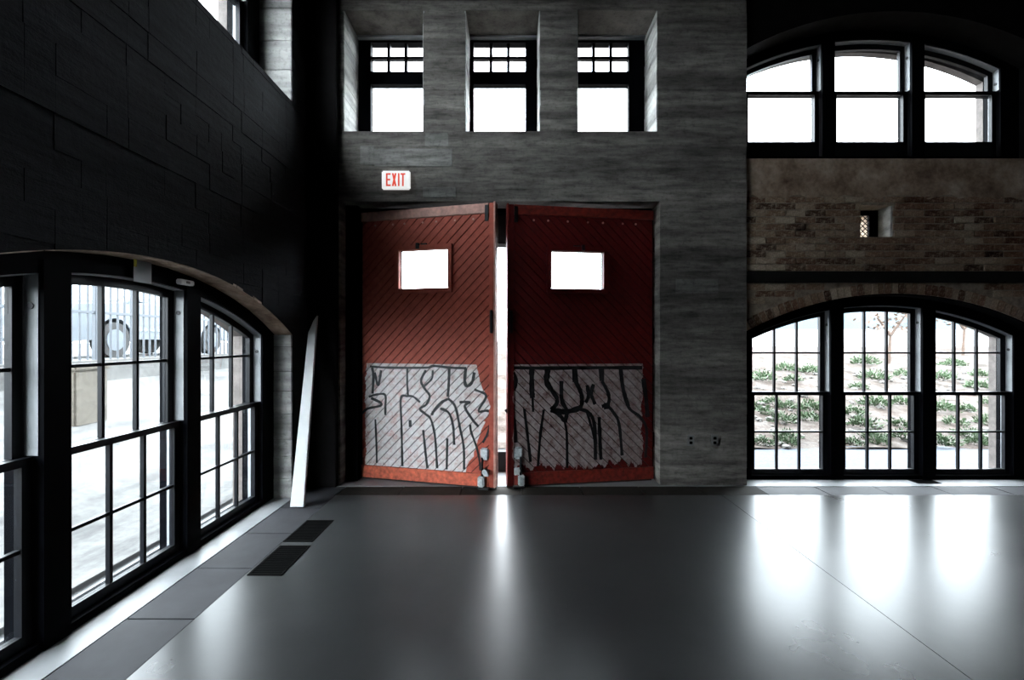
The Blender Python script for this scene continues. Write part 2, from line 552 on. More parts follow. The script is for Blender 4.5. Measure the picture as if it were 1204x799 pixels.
def clip_arch(pts, zf, c, half):
    return pts
brick_meshes = []
for k in range(5):
    bm = bx(-0.1, 0.1, 0, 0.05, -0.0315, 0.0315, 0.004)
    for v in bm.verts:
        v.co.x += RND.uniform(-0.004, 0.004)
        v.co.z += RND.uniform(-0.003, 0.003)
        if v.co.y < 0.02: v.co.y += RND.uniform(-0.004, 0.004)
    me = bpy.data.meshes.new('brick')
    bm.to_mesh(me)
    bm.free()
    me.materials.append(M['brick'])
    brick_meshes.append(me)
ext = arch(2.05 + 0.125, BAYC)
nb = 0
def brick(x, z, sx=1.0, sz=1.0):
    global nb
    o = bpy.data.objects.new('brick', brick_meshes[nb % 5])
    nb += 1
    COL.objects.link(o)
    o.parent = wall_bay
    o.location = (x, -0.013 + RND.uniform(-0.004, 0.009), z)
    o.rotation_euler = (RND.uniform(-.02, .02), RND.uniform(-.012, .012), RND.uniform(-.02, .02))
    o.scale = (sx, 1, sz)
row = 0
z = 2.325
while z < 3.08:
    x0 = PIER + 0.012 + (0.108 if row % 2 else 0.0)
    spans = [(x0 - 0.108, x0 - 0.006)] if row % 2 else []
    x = x0
    while x < 5.62:
        spans.append((x, x + 0.203))
        x += 0.2135
    for a, b in spans:
        a = max(a, PIER + 0.005)
        pieces = [(a, b)]
        if 2.63 < z < 3.03:
            if b <= 3.75 or a >= 4.10: pass
            elif a < 3.75: pieces = [(a, 3.75)]
            elif b > 4.10: pieces = [(4.10, b)]
            else: pieces = []
        for p, q in pieces:
            if q - p > 0.03: brick((p + q) / 2, z, (q - p) / 0.2)
    z += 0.0735
    row += 1
for z in (2.118,):
    pass
# courses between the steel ledger and the arch ring
z = 2.120
row = 0
while z > 1.55:
    x = PIER + 0.012 + (0.1 if row % 2 else 0)
    while x < 5.65:
        a, b = x, x + 0.203
        low = min(ext(a), ext(b))
        zt = z + 0.03
        if z - 0.03 > max(ext(a), ext(b)):
            brick((a + b) / 2, z, 1.0)
        x += 0.2135
    z -= 0.0735
    row += 1
# ring of bricks on edge round the arch head
vm = []
for k in range(4):
    bm = bx(-0.031, 0.031, 0, 0.06, 0, 0.112, 0.004)
    for v in bm.verts:
        v.co.x += RND.uniform(-0.003, 0.003)
        if v.co.z > 0.06: v.co.z += RND.uniform(-0.012, 0.006)
        if v.co.y < 0.02: v.co.y += RND.uniform(-0.005, 0.005)
    me = bpy.data.meshes.new('arch_brick')
    bm.to_mesh(me)
    bm.free()
    me.materials.append(M['brick'])
    vm.append(me)
ang = math.asin(HALF / ARCH_R)
t = -ang + 0.012
k = 0
while t < ang:
    x = BAYC + ARCH_R * math.sin(t)
    zz = 2.05 - ARCH_R + ARCH_R * math.cos(t)
    if PIER + 0.02 < x < 5.7:
        o = bpy.data.objects.new('arch_brick', vm[k % 4])
        COL.objects.link(o)
        o.parent = wall_bay
        o.location = (x, -0.014 + RND.uniform(-.004, .006), zz)
        o.rotation_euler = (0, t, 0)
    k += 1
    t += 0.0715 / ARCH_R
# thin skim of render over the upper courses
bm = bmesh.new()
n = 40
pts = [(PIER + 0.004, 3.50)] + [(PIER + 0.004 + (5.78 - PIER) * k / n, 3.085 + RND.uniform(-0.03, 0.03)) for k in range(n + 1)] + [(5.784, 3.50)]
poly_prism(bm, pts, -0.010, 0.03)
part('render_skim', bm, M['parge'], wall_bay, label='thin brown render left on the upper bricks')
# deep jamb stone of the small vent opening
bm = bx(0, 0.03, 0.0, 0.17, 2.665, 2.995, 0.006)
for v in bm.verts: v.co.x += RND.uniform(-.006, .004) + 4.075
part('jamb_stone', bm, M['concrete_lit'], wall_bay, label='pale chipped stone lining the small vent opening')

bm = bmesh.new()
build_wall(bm, PIER + 0.002, 7.6, 3.50, TOP - 0.01, -0.006, 0.004, [bay_up])
arch_strip(bm, BAYC - HALF, BAYC + HALF, arch(5.085, BAYC), arch(5.105, BAYC), -0.006, 0.34, 24)
box(bm, BAYC + HALF - 0.012, BAYC + HALF + 0.01, -0.006, 0.34, 3.50, 4.66)
part('painted_shade', bm, M['shade_black'], wall_bay, label='black layer painting in the shade round the high arch')  # black layer added to paint shade on the bricks and arch
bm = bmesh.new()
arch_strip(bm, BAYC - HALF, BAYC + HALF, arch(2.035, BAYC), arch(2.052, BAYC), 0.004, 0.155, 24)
part('arch_shade_strip', bm, M['shade_black'], wall_bay, label='underside of the low arch, shade painted in black')  # black strip added to paint the shade under the arch

# steel ledger across the bay
obj('trim_1', bx(PIER - 0.0, 7.6, -0.035, 0.02, 2.165, 2.285, 0.004), M['steel'], loc=(0, BAY, 0), kind='structure',
    label='black steel ledger running across the brick bay')

# lattice vent in the small opening
vent = empty('lattice_vent', (3.925, BAY + 0.20, 2.83), label='small diagonal lattice vent set in the brick bay', cat='vent')
bm = bmesh.new()
for a, b, c, d in ((-0.175, -0.135, -0.17, 0.17), (0.075, 0.175, -0.17, 0.17), (-0.175, 0.175, -0.17, -0.135), (-0.175, 0.175, 0.115, 0.17)):
    box(bm, a, b, 0.0, 0.03, c, d)
part('vent_frame', bm, M['frame'], vent)
for s in (-1, 1):
    for k in range(-4, 8):
        # diagonal bars clipped to the frame opening
        c0 = -0.16 + k * 0.058
        seg = [(-0.14, -0.14), (0.08, -0.14), (0.08, 0.12), (-0.14, 0.12)]
        r2 = math.sqrt(0.5)
        off = ((c0 + 0.0) * r2) + (0.0 if s > 0 else 0.0)
        pl = clip(seg, r2, s * r2, off + 0.0038)
        pl = clip(pl, -r2, -s * r2, -(off - 0.0038)) if len(pl) > 2 else []
        if len(pl) > 2 and area(pl) > 1e-5:
            bm = bmesh.new()
            poly_prism(bm, pl, 0.008 + 0.006 * (s > 0), 0.013 + 0.006 * (s > 0))
            part('lattice_bar', bm, M['frame'], vent)

# ---------------------------------------------------------------- left wall
left_low = [('arch', LEFTC, HALF, -0.05, 2.05)]
left_up = [('arch', LEFTC, HALF, 3.89, 5.40)]
bm = bmesh.new()
build_wall(bm, -6.2, BACK + 0.05, -0.1, 2.45, 0, 0.385, left_low, rows=0.16, amp=0.004, rnd=random.Random(5))
build_wall(bm, -6.2, BACK + 0.05, 2.45, TOP, 0, 0.54, left_up, rows=0.15, amp=0.006, rnd=random.Random(6), chunk=1.1)
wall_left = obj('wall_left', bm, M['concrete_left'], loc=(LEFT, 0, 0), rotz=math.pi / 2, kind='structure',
                label='board-marked concrete wall over the left window, shade painted in near black')
bm = bmesh.new()
build_wall(bm, -6.2, 5.6, -0.1, 2.45, 0.385, 0.50, [('arch', c, 1.525, -0.05, 1.95) for c in (LEFTC,)])
build_wall(bm, -6.2, 5.6, 2.45, TOP, 0.54, 0.63, [('arch', c, 1.50, 3.98, 5.28) for c in (LEFTC,)])
part('outer_brickwork', bm, M['outer_brick'], wall_left)
# rough jambs, window light painted in pale, and arch soffits of the openings
for c in (LEFTC,):
    zz = 0.0
    rj = random.Random(11)
    while zz < 1.57:
        h = rj.uniform(0.14, 0.26)
        bm = bx(c + HALF - 0.02, c + HALF + 0.02, 0.006, 0.375, zz, min(zz + h - 0.004, 1.60), 0.004)
        for v in bm.verts: v.co.x += rj.uniform(-.006, .004)
        part('jamb_block', bm, M['concrete_lit'], wall_left, label='rough concrete face of the window opening, window light painted in')
        zz += h
    zz = 3.90
    while zz < 4.9:
        h = rj.uniform(0.2, 0.4)
        bm = bx(c + HALF - 0.02, c + HALF + 0.02, 0.006, 0.535, zz, min(zz + h - 0.004, 4.95), 0.004)
        part('jamb_block', bm, M['concrete_lit'], wall_left, label='rough concrete face of the window opening, window light painted in')
        zz += h
    t = -ang
    while t < ang - 0.01:
        t2 = min(ang, t + 0.075)
        bm = bmesh.new()
        q = []
        for w in (0.004, 0.175):
            for tt, rr in ((t + .001, ARCH_R), (t2 - .001, ARCH_R), (t2 - .001, ARCH_R + 0.02), (t + .001, ARCH_R + 0.02)):
                q.append((c + rr * math.sin(tt), w, 2.046 - ARCH_R + rr * math.cos(tt)))
        hexa(bm, q)
        part('soffit_block', bm, M['parge'], wall_left, label='brown facing under the arch edge')
        t = t2

# ---------------------------------------------------------------- the unseen rest of the shell
obj('wall_right', bx(7.6, 7.9, -6.2, 5.62, -0.1, TOP), M['dark_concrete'], kind='structure', label='dark concrete wall closing the hall on the far right')
obj('wall_rear', bx(-2.8, 7.9, -6.5, -6.2, -0.1, TOP), M['dark_concrete'], kind='structure', label='dark concrete wall behind the viewer')
obj('ceiling', bx(-2.8, 7.9, -6.5, 5.62, TOP, TOP + 0.25), M['dark_concrete'], kind='structure', label='dark concrete ceiling above the tall windows')

# ---------------------------------------------------------------- arched triple sash windows
def arched_window(name, loc, rotz, w, zb, meet, peak, cols, rowz_up, rowz_low, bottom_glass, label):
    """three double-hung sashes under one segmental arch. (u, w, z) local, w outwards."""
    root = empty(name, loc, rotz, label=label, cat='window', kind='structure')
    A = lambda d: arch(peak - d)
    sill = bmesh.new()
    box(sill, -HALF, HALF, w + 0.08, w + 0.29, zb - 0.04, zb + 0.045)
    part('window_sill', sill, M['frame'], root)
    bm = bmesh.new()
    arch_strip(bm, -HALF, HALF, A(0.115), A(0.0), w + 0.08, w + 0.27, 28)
    part('arch_head', bm, M['frame'], root)
    for s in (-1, 1):
        bm = bmesh.new()
        a, b = sorted((s * 1.458, s * HALF))
        arch_strip(bm, a, b, zb, A(0.05), w + 0.08, w + 0.27, 4)
        part('side_post', bm, M['frame'], root)
        bm = bmesh.new()
        a, b = s * 0.51 - 0.072, s * 0.51 + 0.072
        arch_strip(bm, a, b, zb, A(0.05), w + 0.07, w + 0.27, 4)
        part('mullion', bm, M['frame'], root)
    for i in (-1, 0, 1):
        uc = 1.02 * i
        lo, hi = uc - 0.4315, uc + 0.4315
        for s in (-1, 1):
            a, b = sorted((uc + s * 0.433, uc + s * 0.438))
            bm = bmesh.new()
            arch_strip(bm, a, b, meet + 0.025, A(0.118), w + 0.095, w + 0.163, 3)
            ln = part('track_liner', bm, M['liner'], root, label='pale sash track liner')
            bm = bmesh.new()
            arch_strip(bm, a, b, zb + 0.045, meet, w + 0.168, w + 0.215, 1)
            part('track_liner', bm, M['liner'], root, label='pale sash track liner')
            bm = bmesh.new()
            uu = uc + s * 0.4315
            zp = A(0.118)(uu) - 0.16
            tube(bm, (uu - s * 0.004, w + 0.13, zp), (uu, w + 0.13, zp), 0.016, 10)
            part('sash_pulley', bm, M['iron'], ln)
        bm = bmesh.new()
        arch_strip(bm, lo, hi, A(0.123), A(0.116), w + 0.095, w + 0.163, 8)
        part('head_liner', bm, M['liner'], root, label='pale liner under the arch head')
        for up in (True, False):
            sa = empty('sash')
            sa.parent = root
            y0, y1 = (w + 0.170, w + 0.208) if up else (w + 0.122, w + 0.160)
            zl, gb = (meet - 0.02, meet + 0.02) if up else (zb + 0.046, bottom_glass)
            gt = A(0.178) if up else (lambda u: meet - 0.02)
            zt = A(0.117) if up else (lambda u: meet + 0.02)
            for s in (-1, 1):
                bm = bmesh.new()
                a, b = sorted((uc + s * 0.3815, uc + s * 0.4315))
                arch_strip(bm, a, b, zl, zt, y0, y1, 2)
                part('sash_stile', bm, M['muntin'], sa)
            bm = bmesh.new()
            arch_strip(bm, lo + 0.05, hi - 0.05, gt, zt, y0, y1, 8)
            part('top_rail', bm, M['muntin'], sa)
            bm = bmesh.new()
            arch_strip(bm, lo + 0.05, hi - 0.05, zl, gb, y0 + 0.001, y1, 1)
            part('bottom_rail', bm, M['muntin'], sa)
            us = [uc - 0.3815 + 0.763 * k / cols for k in range(cols + 1)]
            zs = [gb] + list(rowz_up if up else rowz_low)
            for u in us[1:-1]:
                bm = bmesh.new()
                arch_strip(bm, u - 0.011, u + 0.011, gb, gt, y0 + 0.006, y1 - 0.006, 1)
                part('muntin', bm, M['muntin'], sa)
            for z in zs[1:]:
                bm = bmesh.new()
                box(bm, lo + 0.05, hi - 0.05, y0 + 0.007, y1 - 0.007, z - 0.010, z + 0.010)
                part('muntin', bm, M['muntin'], sa)
            for a, b in zip(us[:-1], us[1:]):
                for k, z in enumerate(zs):
                    top = zs[k + 1] if k + 1 < len(zs) else gt
                    bm = bmesh.new()
                    arch_strip(bm, a, b, z, top, (y0 + y1) / 2 - 0.002, (y0 + y1) / 2 + 0.002, 4)
                    part('pane', bm, M['glass'], sa)
    return root

arched_window('window_1', (BAYC, BAY - 0.02, 0), 0, 0.10, 0.0, 0.95, 2.05, 3, [1.405], [0.52], 0.105,
              'arched triple sash window at floor level in the brick bay, looking on shrubs')
arched_window('window_2', (BAYC, BAY - 0.02, 0), 0, 0.24, 3.60, 4.39, 5.10, 1, [], [], 3.83,
              'high arched triple window above the brick bay, white sky in plain panes')
arched_window('window_3', (LEFT, LEFTC, 0), math.pi / 2, 0.10, 0.0, 0.95, 2.05, 3, [1.405], [0.52], 0.105,
              'tall arched triple sash window in the dark wall, looking on fence and car')
arched_window('window_4', (LEFT, LEFTC, 0), math.pi / 2, 0.24, 3.90, 4.70, 5.40, 1, [], [], 4.06,
              'high arched window over the dark wall, only its far corner in view')
# ---------------------------------------------------------------- three small windows high in the concrete wall
def square_window(name, u0, u1, gc, label):
    yw = 0.46
    root = empty(name, (0, BACK, 0), label=label, cat='window', kind='structure')
    g0, g1 = gc - 0.303, gc + 0.303
    zb, zt = 3.70, 5.095
    bm = bmesh.new()
    box(bm, u0 - 0.01, g0, yw, yw + 0.09, zb, zt)
    part('side_post', bm, M['frame'], root)
    bm = bmesh.new()
    box(bm, g1, u1 + 0.01, yw, yw + 0.09, zb, zt)
    part('side_post', bm, M['frame'], root)
    bm = bmesh.new()
    box(bm, g0, g1, yw, yw + 0.09, 5.02, zt)
    part('head', bm, M['frame'], root)
    bm = bmesh.new()
    box(bm, g0, g1, yw - 0.01, yw + 0.09, 4.529, 4.678)
    part('transom', bm, M['frame'], root)
    bm = bmesh.new()
    box(bm, g0, g1, yw, yw + 0.09, zb, 3.85)
    part('bottom_rail', bm, M['frame'], root)
    bm = bmesh.new()
    box(bm, u0 + 0.01, u1 - 0.01, yw - 0.06, yw - 0.002, 5.045, 5.066)
    part('head_strip', bm, M['liner'], root, label='pale strip under the opening head')
    for u, sg_ in ((u0, 1), (u1, -1)):
        zz, rj = 3.778, random.Random(int(u * 100))
        while zz < 5.03:
            h = rj.uniform(0.10, 0.20)
            a, c = sorted((u - sg_ * 0.01, u + sg_ * rj.uniform(0.004, 0.010)))
            part('jamb_block', bx(a, c, 0.004, yw - 0.001, zz, min(zz + h - 0.002, 5.066), 0.002), M['concrete_lit'], root, label='concrete face of the deep opening, window light painted in')  # reveal face, window light painted into its pale tone
            zz += h
    us = [g0 + (g1 - g0) * k / 3 for k in range(4)]
    for u in us[1:-1]:
        bm = bmesh.new()
        box(bm, u - 0.018, u + 0.018, yw + 0.02, yw + 0.07, 4.678, 5.02)
        part('muntin', bm, M['muntin'], root)
    bm = bmesh.new()
    box(bm, g0, g1, yw + 0.021, yw + 0.069, 4.836, 4.870)
    part('muntin', bm, M['muntin'], root)
    for a, b in zip(us[:-1], us[1:]):
        for c, d in ((4.678, 4.853), (4.853, 5.02)):
            part('pane', bx(a, b, yw + 0.043, yw + 0.047, c, d), M['glass'], root)
    part('pane', bx(g0, g1, yw + 0.043, yw + 0.047, 3.85, 4.529), M['glass'], root)
square_window('window_5', -1.798, -0.945, -1.345, 'deep-set window above the EXIT sign, six small panes over one large')
square_window('window_6', -0.50, 0.30, -0.145, 'middle of the three deep-set windows high above the doors')
square_window('window_7', 0.70, 1.553, 1.058, 'deep-set high window above the dark red door leaf')

# ---------------------------------------------------------------- door frame and the two leaves
bm = bmesh.new()
box(bm, -1.834, -1.70, 0.16, 0.34, 0, 3.03)
fr = obj('trim_2', bm, M['frame'], loc=(0, BACK, 0), kind='structure', label='black timber post of the door opening beside the brighter leaf')
bm = bmesh.new()
box(bm, -1.834, 1.582, 0.27, 0.40, 2.99, 3.03)
part('head_board', bm, M['frame'], fr)
for a, b, c, d in ((-1.834, -1.60, 0.34, 0.40), (1.47, 1.60, 0.245, 0.32)):
    bm = bmesh.new()
    box(bm, a, b, c, d, 0.0, 2.99)
    part('door_stop', bm, M['frame'], fr)

STROKES_L=[(0.0178,[(0.108,1.255),(0.344,1.245),(0.777,1.251),(0.877,1.271),(1.072,1.255),(1.245,1.253)]),(0.0201,[(0.134,1.249),(0.15,1.142),(0.139,0.952)]),(0.0201,[(0.166,1.19),(0.208,1.049),(0.245,1.215)]),(0.0178,[(0.094,0.915),(0.174,0.941),(0.292,0.945),(0.297,0.815),(0.297,0.721)]),(0.0201,[(0.121,0.904),(0.24,0.854),(0.227,0.818),(0.081,0.784),(0.001,0.721)]),(0.0156,[(0.563,1.243),(0.563,1.081),(0.571,0.946)]),(0.0178,[(0.571,0.937),(0.487,0.915),(0.494,0.613),(0.504,0.17)]),(0.0156,[(0.571,0.941),(0.639,0.932),(0.715,0.876)]),(0.0178,[(0.782,1.224),(0.727,1.107),(0.777,1.016),(0.827,0.949),(0.79,0.856),(0.715,0.803),(0.777,0.752),(0.84,0.697),(0.889,0.516),(0.914,0.175)]),(0.0156,[(0.864,1.225),(0.852,1.133),(0.765,1.051)]),(0.0201,[(1.053,1.251),(1.048,1.092),(1.036,0.944)]),(0.0201,[(1.036,0.921),(0.95,0.873),(0.877,0.79),(0.852,0.744)]),(0.0178,[(1.041,0.928),(1.121,0.845),(1.169,0.643),(1.216,0.421),(1.221,0.185)]),(0.0178,[(0.95,0.816),(1.048,0.774),(1.096,0.64),(1.109,0.437)]),(0.0178,[(0.752,0.578),(0.777,0.35),(0.802,0.167)]),(0.0178,[(1.031,0.501),(1.024,0.171)]),(0.0156,[(0.174,0.669),(0.187,0.409),(0.192,0.185)]),(0.0223,[(1.24,1.253),(1.228,1.118),(1.252,1.063),(1.311,1.109),(1.335,1.21)]),(0.0178,[(1.169,0.892),(1.288,0.896),(1.228,0.849),(1.311,0.717),(1.382,0.642)]),(0.0178,[(1.335,1.031),(1.464,0.968),(1.382,0.809),(1.476,0.813),(1.557,0.783)]),(0.0156,[(1.288,0.66),(1.3,0.582),(1.359,0.429),(1.394,0.275),(1.401,0.186)]),(0.049,[(0.581,0.64),(0.614,0.641)]),(0.0156,[(1.51,0.681),(1.476,0.569),(1.429,0.477)])]
STROKES_R=[(0.0267,[(1.608,1.259),(1.207,1.251),(0.616,1.25),(0.128,1.245)]),(0.049,[(1.578,1.209),(1.551,1.097),(1.601,0.997)]),(0.0356,[(1.637,0.83),(1.569,0.716),(1.54,0.469)]),(0.0401,[(1.368,1.241),(1.366,1.027),(1.359,0.936)]),(0.0178,[(1.359,0.948),(1.352,0.79)]),(0.0446,[(1.191,1.239),(1.207,1.115),(1.16,1.023)]),(0.0312,[(1.16,1.023),(1.095,0.931),(1.102,0.863),(1.16,0.808)]),(0.0312,[(1.16,0.808),(1.067,0.749),(1.008,0.679)]),(0.0201,[(1.008,0.679),(0.985,0.541),(0.98,0.176)]),(0.0312,[(1.044,1.113),(1.039,0.907),(0.985,0.792),(1.001,0.667)]),(0.0401,[(1.16,0.808),(0.997,0.781),(0.855,0.812)]),(0.0446,[(0.898,1.236),(0.888,1.099)]),(0.0312,[(0.888,1.11),(0.824,0.972),(0.819,0.857),(0.855,0.812)]),(0.0267,[(0.855,0.812),(0.736,0.763),(0.676,0.624),(0.664,0.255)]),(0.0201,[(0.76,0.776),(0.688,0.532),(0.669,0.439)]),(0.0267,[(0.76,1.063),(0.745,0.948),(0.772,0.875)]),(0.0267,[(0.688,1.073),(0.712,0.97),(0.669,0.854)]),(0.0401,[(0.599,1.234),(0.592,1.106)]),(0.0267,[(0.592,1.106),(0.519,0.967),(0.519,0.862),(0.592,0.829)]),(0.0446,[(0.568,0.833),(0.5,0.832)]),(0.0245,[(0.519,0.828),(0.466,0.769),(0.398,0.639),(0.361,0.289)]),(0.0312,[(0.378,1.231),(0.349,1.01),(0.288,0.823)]),(0.0223,[(0.349,0.964),(0.276,0.799),(0.152,0.703),(0.078,0.56),(0.09,0.255)]),(0.0267,[(0.623,0.715),(0.616,0.53),(0.604,0.252)]),(0.0201,[(1.449,0.826),(1.414,0.555),(1.38,0.26)]),(0.0201,[(1.237,0.809),(1.276,0.528),(1.299,0.212)]),(0.0356,[(0.115,1.123),(0.083,0.889),(0.066,0.7)])]


def smooth_path(pts, n=6):
    if len(pts) < 3: 
        return [Vector(p) for p in pts]
    P = [Vector(p) for p in pts]
    P = [P[0] * 2 - P[1]] + P + [P[-1] * 2 - P[-2]]
    out = []
    for k in range(1, len(P) - 2):
        for j in range(n):
            t = j / n
            a, b, c, d = P[k - 1], P[k], P[k + 1], P[k + 2]
            out.append(0.5 * ((2 * b) + (c - a) * t + (2 * a - 5 * b + 4 * c - d) * t * t + (3 * b - a - 3 * c + d) * t ** 3))
    out.append(P[-2])
    return out

def graffiti(strokes, side):
    bm = bmesh.new()
    rg = random.Random(4)
    for wd, pts in strokes:
        p = smooth_path(pts)
        prev = None
        for k, q in enumerate(p):
            d = (p[min(k + 1, len(p) - 1)] - p[max(k - 1, 0)])
            if d.length < 1e-6: continue
            d.normalize()
            nrm = Vector((-d.y, d.x)) * wd * 0.7 * rg.uniform(0.85, 1.15)
            ring = [bm.verts.new((side * (q + s * nrm).x, yy, (q + s * nrm).y)) for s, yy in ((1, -0.0016), (-1, -0.0016), (-1, 0.001), (1, 0.001))]
            if prev:
                for i in range(4):
                    j = (i + 1) % 4
                    bm.faces.new((prev[i], prev[j], ring[j], ring[i]))
            else:
                bm.faces.new(ring)
            prev = ring
        bm.faces.new(prev[::-1])
    return bm

def door_leaf(name, loc, rotz, side, W, win, board_mat, top_mat, bot_mat, strokes, label):
    """u runs from the hinge to the free edge; local x = side*u; local y = 0 is the room face"""
    H = 2.975
    root = empty(name, loc, rotz, label=label, cat='door', kind='structure')
    def b(u0, u1, y0, y1, z0, z1, bev=0.0):
        a, c = sorted((side * u0, side * u1))
        return bx(a, c, y0, y1, z0, z1, bev)
    wu0, wu1, wz0, wz1 = win
    z0 = 0.02
    iu0, iu1, iz0, iz1 = 0.012, W - 0.075, 0.155, H - 0.105
    # backing in four pieces round the light
    bm = bmesh.new()
    for a, c, e, g in ((0, W, z0, wz0), (0, W, wz1, H), (0, wu0, wz0, wz1), (wu1, W, wz0, wz1)):
        p, q = sorted((side * a, side * c))
        box(bm, p, q, 0.022, 0.062, e, g)
    part('backing_panel', bm, M['backing'], root)
    # diagonal boards, each its own piece
    r2 = math.sqrt(0.5)
    pitch = 0.0735
    rg = random.Random(9)
    lo, hi = (iu0 * -1 + iz0) * r2, None
    k0 = int((iz0 - iu1) * r2 / pitch) - 1
    k1 = int((iz1 - iu0) * r2 / pitch) + 1
    for k in range(k0, k1 + 1):
        d0, d1 = k * pitch + 0.004, (k + 1) * pitch - 0.004
        strip = clip([(iu0, iz0), (iu1, iz0), (iu1, iz1), (iu0, iz1)], -r2, r2, d1)
        if len(strip) > 2: strip = clip(strip, r2, -r2, -d0)
        if len(strip) < 3 or area(strip) < 4e-4: continue
        groups = []
        inside = clip(clip(clip(clip(strip, -1, 0, -wu0) or [], 1, 0, wu1) or [], 0, -1, -wz0) or [], 0, 1, wz1) if True else []
        if len(inside) > 2 and area(inside) > 1e-5:
            A1 = clip(strip, 1, 0, wu0)
            A2 = clip(clip(strip, -1, 0, -wu0), 0, 1, wz0)
            B1 = clip(strip, -1, 0, -wu1)
            B2 = clip(clip(strip, 1, 0, wu1), 0, -1, -wz1)
            groups = [[A1, A2], [B1, B2]]
        else:
            groups = [[strip]]
        dy = rg.uniform(0, 0.002)
        for g in groups:
            bm = bmesh.new()
            for pl in g:
                if len(pl) > 2 and area(pl) > 5e-5:
                    poly_prism(bm, [(side * x, z) for x, z in pl], dy, 0.022)
            if bm.faces:
                part('board', bm, board_mat, root)
            else:
                bm.free()
    part('top_rail', b(0, W - 0.075, -0.012, 0.022, iz1 + 0.003, H, 0.003), top_mat, root, label='top rail, light and shade painted into its red')
    part('bottom_rail', b(0, W - 0.075, -0.010, 0.022, z0, iz0 - 0.003, 0.003), bot_mat, root, label='scuffed red bottom rail')
    part('stile', b(W - 0.072, W - 0.022, -0.012, 0.062, z0, H, 0.003), board_mat, root)
    part('edge_strip', b(W - 0.020, W, -0.022, 0.075, z0, H + 0.01, 0.004), top_mat if side > 0 else bot_mat, root, label='worn meeting edge strip')
    part('bottom_seal', b(0.02, W, 0.0, 0.05, 0.002, z0 - 0.001), M['rubber'], root)
    # light: trim, pane, latch
    tw = 0.05
    for a, c, e, g in ((wu0 - tw, wu1 + tw, wz1, wz1 + tw), (wu0 - tw, wu1 + tw, wz0 - tw, wz0), (wu0 - tw, wu0, wz0, wz1), (wu1, wu1 + tw, wz0, wz1)):
        part('light_trim', b(a, c, -0.030, 0.03, e, g, 0.006), board_mat, root)
    part('pane', b(wu0, wu1, 0.040, 0.044, wz0, wz1), M['glass'], root)
    um = (wu0 + wu1) / 2
    part('light_latch', b(um - 0.075, um - 0.04, -0.048, -0.014, wz1 + 0.008, wz1 + 0.07, 0.004), M['iron'], root)
    part('latch_bar', b(um - 0.02, um + 0.05, -0.042, -0.014, wz1 + 0.05, wz1 + 0.064, 0.003), M['iron'], root)
    # corner plate, bolts
    part('corner_plate', b(W - 0.115, W - 0.078, -0.020, -0.011, H - 0.19, H - 0.02, 0.003), M['iron'], root)
    part('edge_pull', b(W - 0.055, W - 0.03, -0.045, -0.010, 1.62, 1.86, 0.006), M['iron'], root)
    for k in range(7):
        bm = bmesh.new()
        uu = 0.18 + k * (W - 0.45) / 6 + rg.uniform(-.03, .03)
        tube(bm, (side * uu, -0.004, H - 0.155), (side * uu, 0.004, H - 0.155), 0.012, 8)
        part('bolt_head', bm, M['rail_pale'], root)
    # foot bolt at the free corner
    fb = part('foot_bolt', b(W - 0.155, W - 0.075, -0.022, -0.003, 0.13, 0.21, 0.006), M['galv'], root, label='galvanised foot bolt')
    part('bolt_cap', b(W - 0.165, W - 0.070, -0.035, -0.003, 0.30, 0.43, 0.016), M['galv'], fb)
    bm = bmesh.new()
    tube(bm, (side * (W - 0.140), -0.03, 0.02), (side * (W - 0.140), -0.03, 0.33), 0.011, 8)
    part('bolt_rod', bm, M['iron'], fb)
    bm = bmesh.new()
    tube(bm, (side * (W - 0.10), -0.075, 0.19), (side * (W - 0.10), -0.010, 0.19), 0.030, 12, 0.022)
    part('bolt_knob', bm, M['galv'], fb)
    part('bolt_foot', b(W - 0.185, W - 0.115, -0.060, -0.004, 0.025, 0.135, 0.012), M['galv'], fb)
    part('bolt_shoe', b(W - 0.180, W - 0.06, -0.065, 0.0, 0.001, 0.024, 0.004), M['rubber'], fb)
    g = graffiti(strokes, side)
    part('graffiti', g, M['spray'], root, label='black sprayed lettering')
    # hinges on the jamb side
    for hz in (0.45, 1.6, 2.6):
        bm = bmesh.new()
        tube(bm, (-side * 0.012, 0.03, hz - 0.08), (-side * 0.012, 0.03, hz + 0.08), 0.014, 8)
        part('hinge', bm, M['iron'], root)
    return root
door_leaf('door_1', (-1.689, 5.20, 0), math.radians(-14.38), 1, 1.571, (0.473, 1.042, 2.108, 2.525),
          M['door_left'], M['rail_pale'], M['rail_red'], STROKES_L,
          'red door leaf under the EXIT sign, light painted in, diagonal boards, white sprayed lower half')
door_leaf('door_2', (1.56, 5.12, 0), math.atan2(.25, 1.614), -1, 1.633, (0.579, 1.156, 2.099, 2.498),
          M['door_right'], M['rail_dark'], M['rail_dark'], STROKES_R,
          'red door leaf beside the concrete pier, shade painted in, black lettering on its lower half')

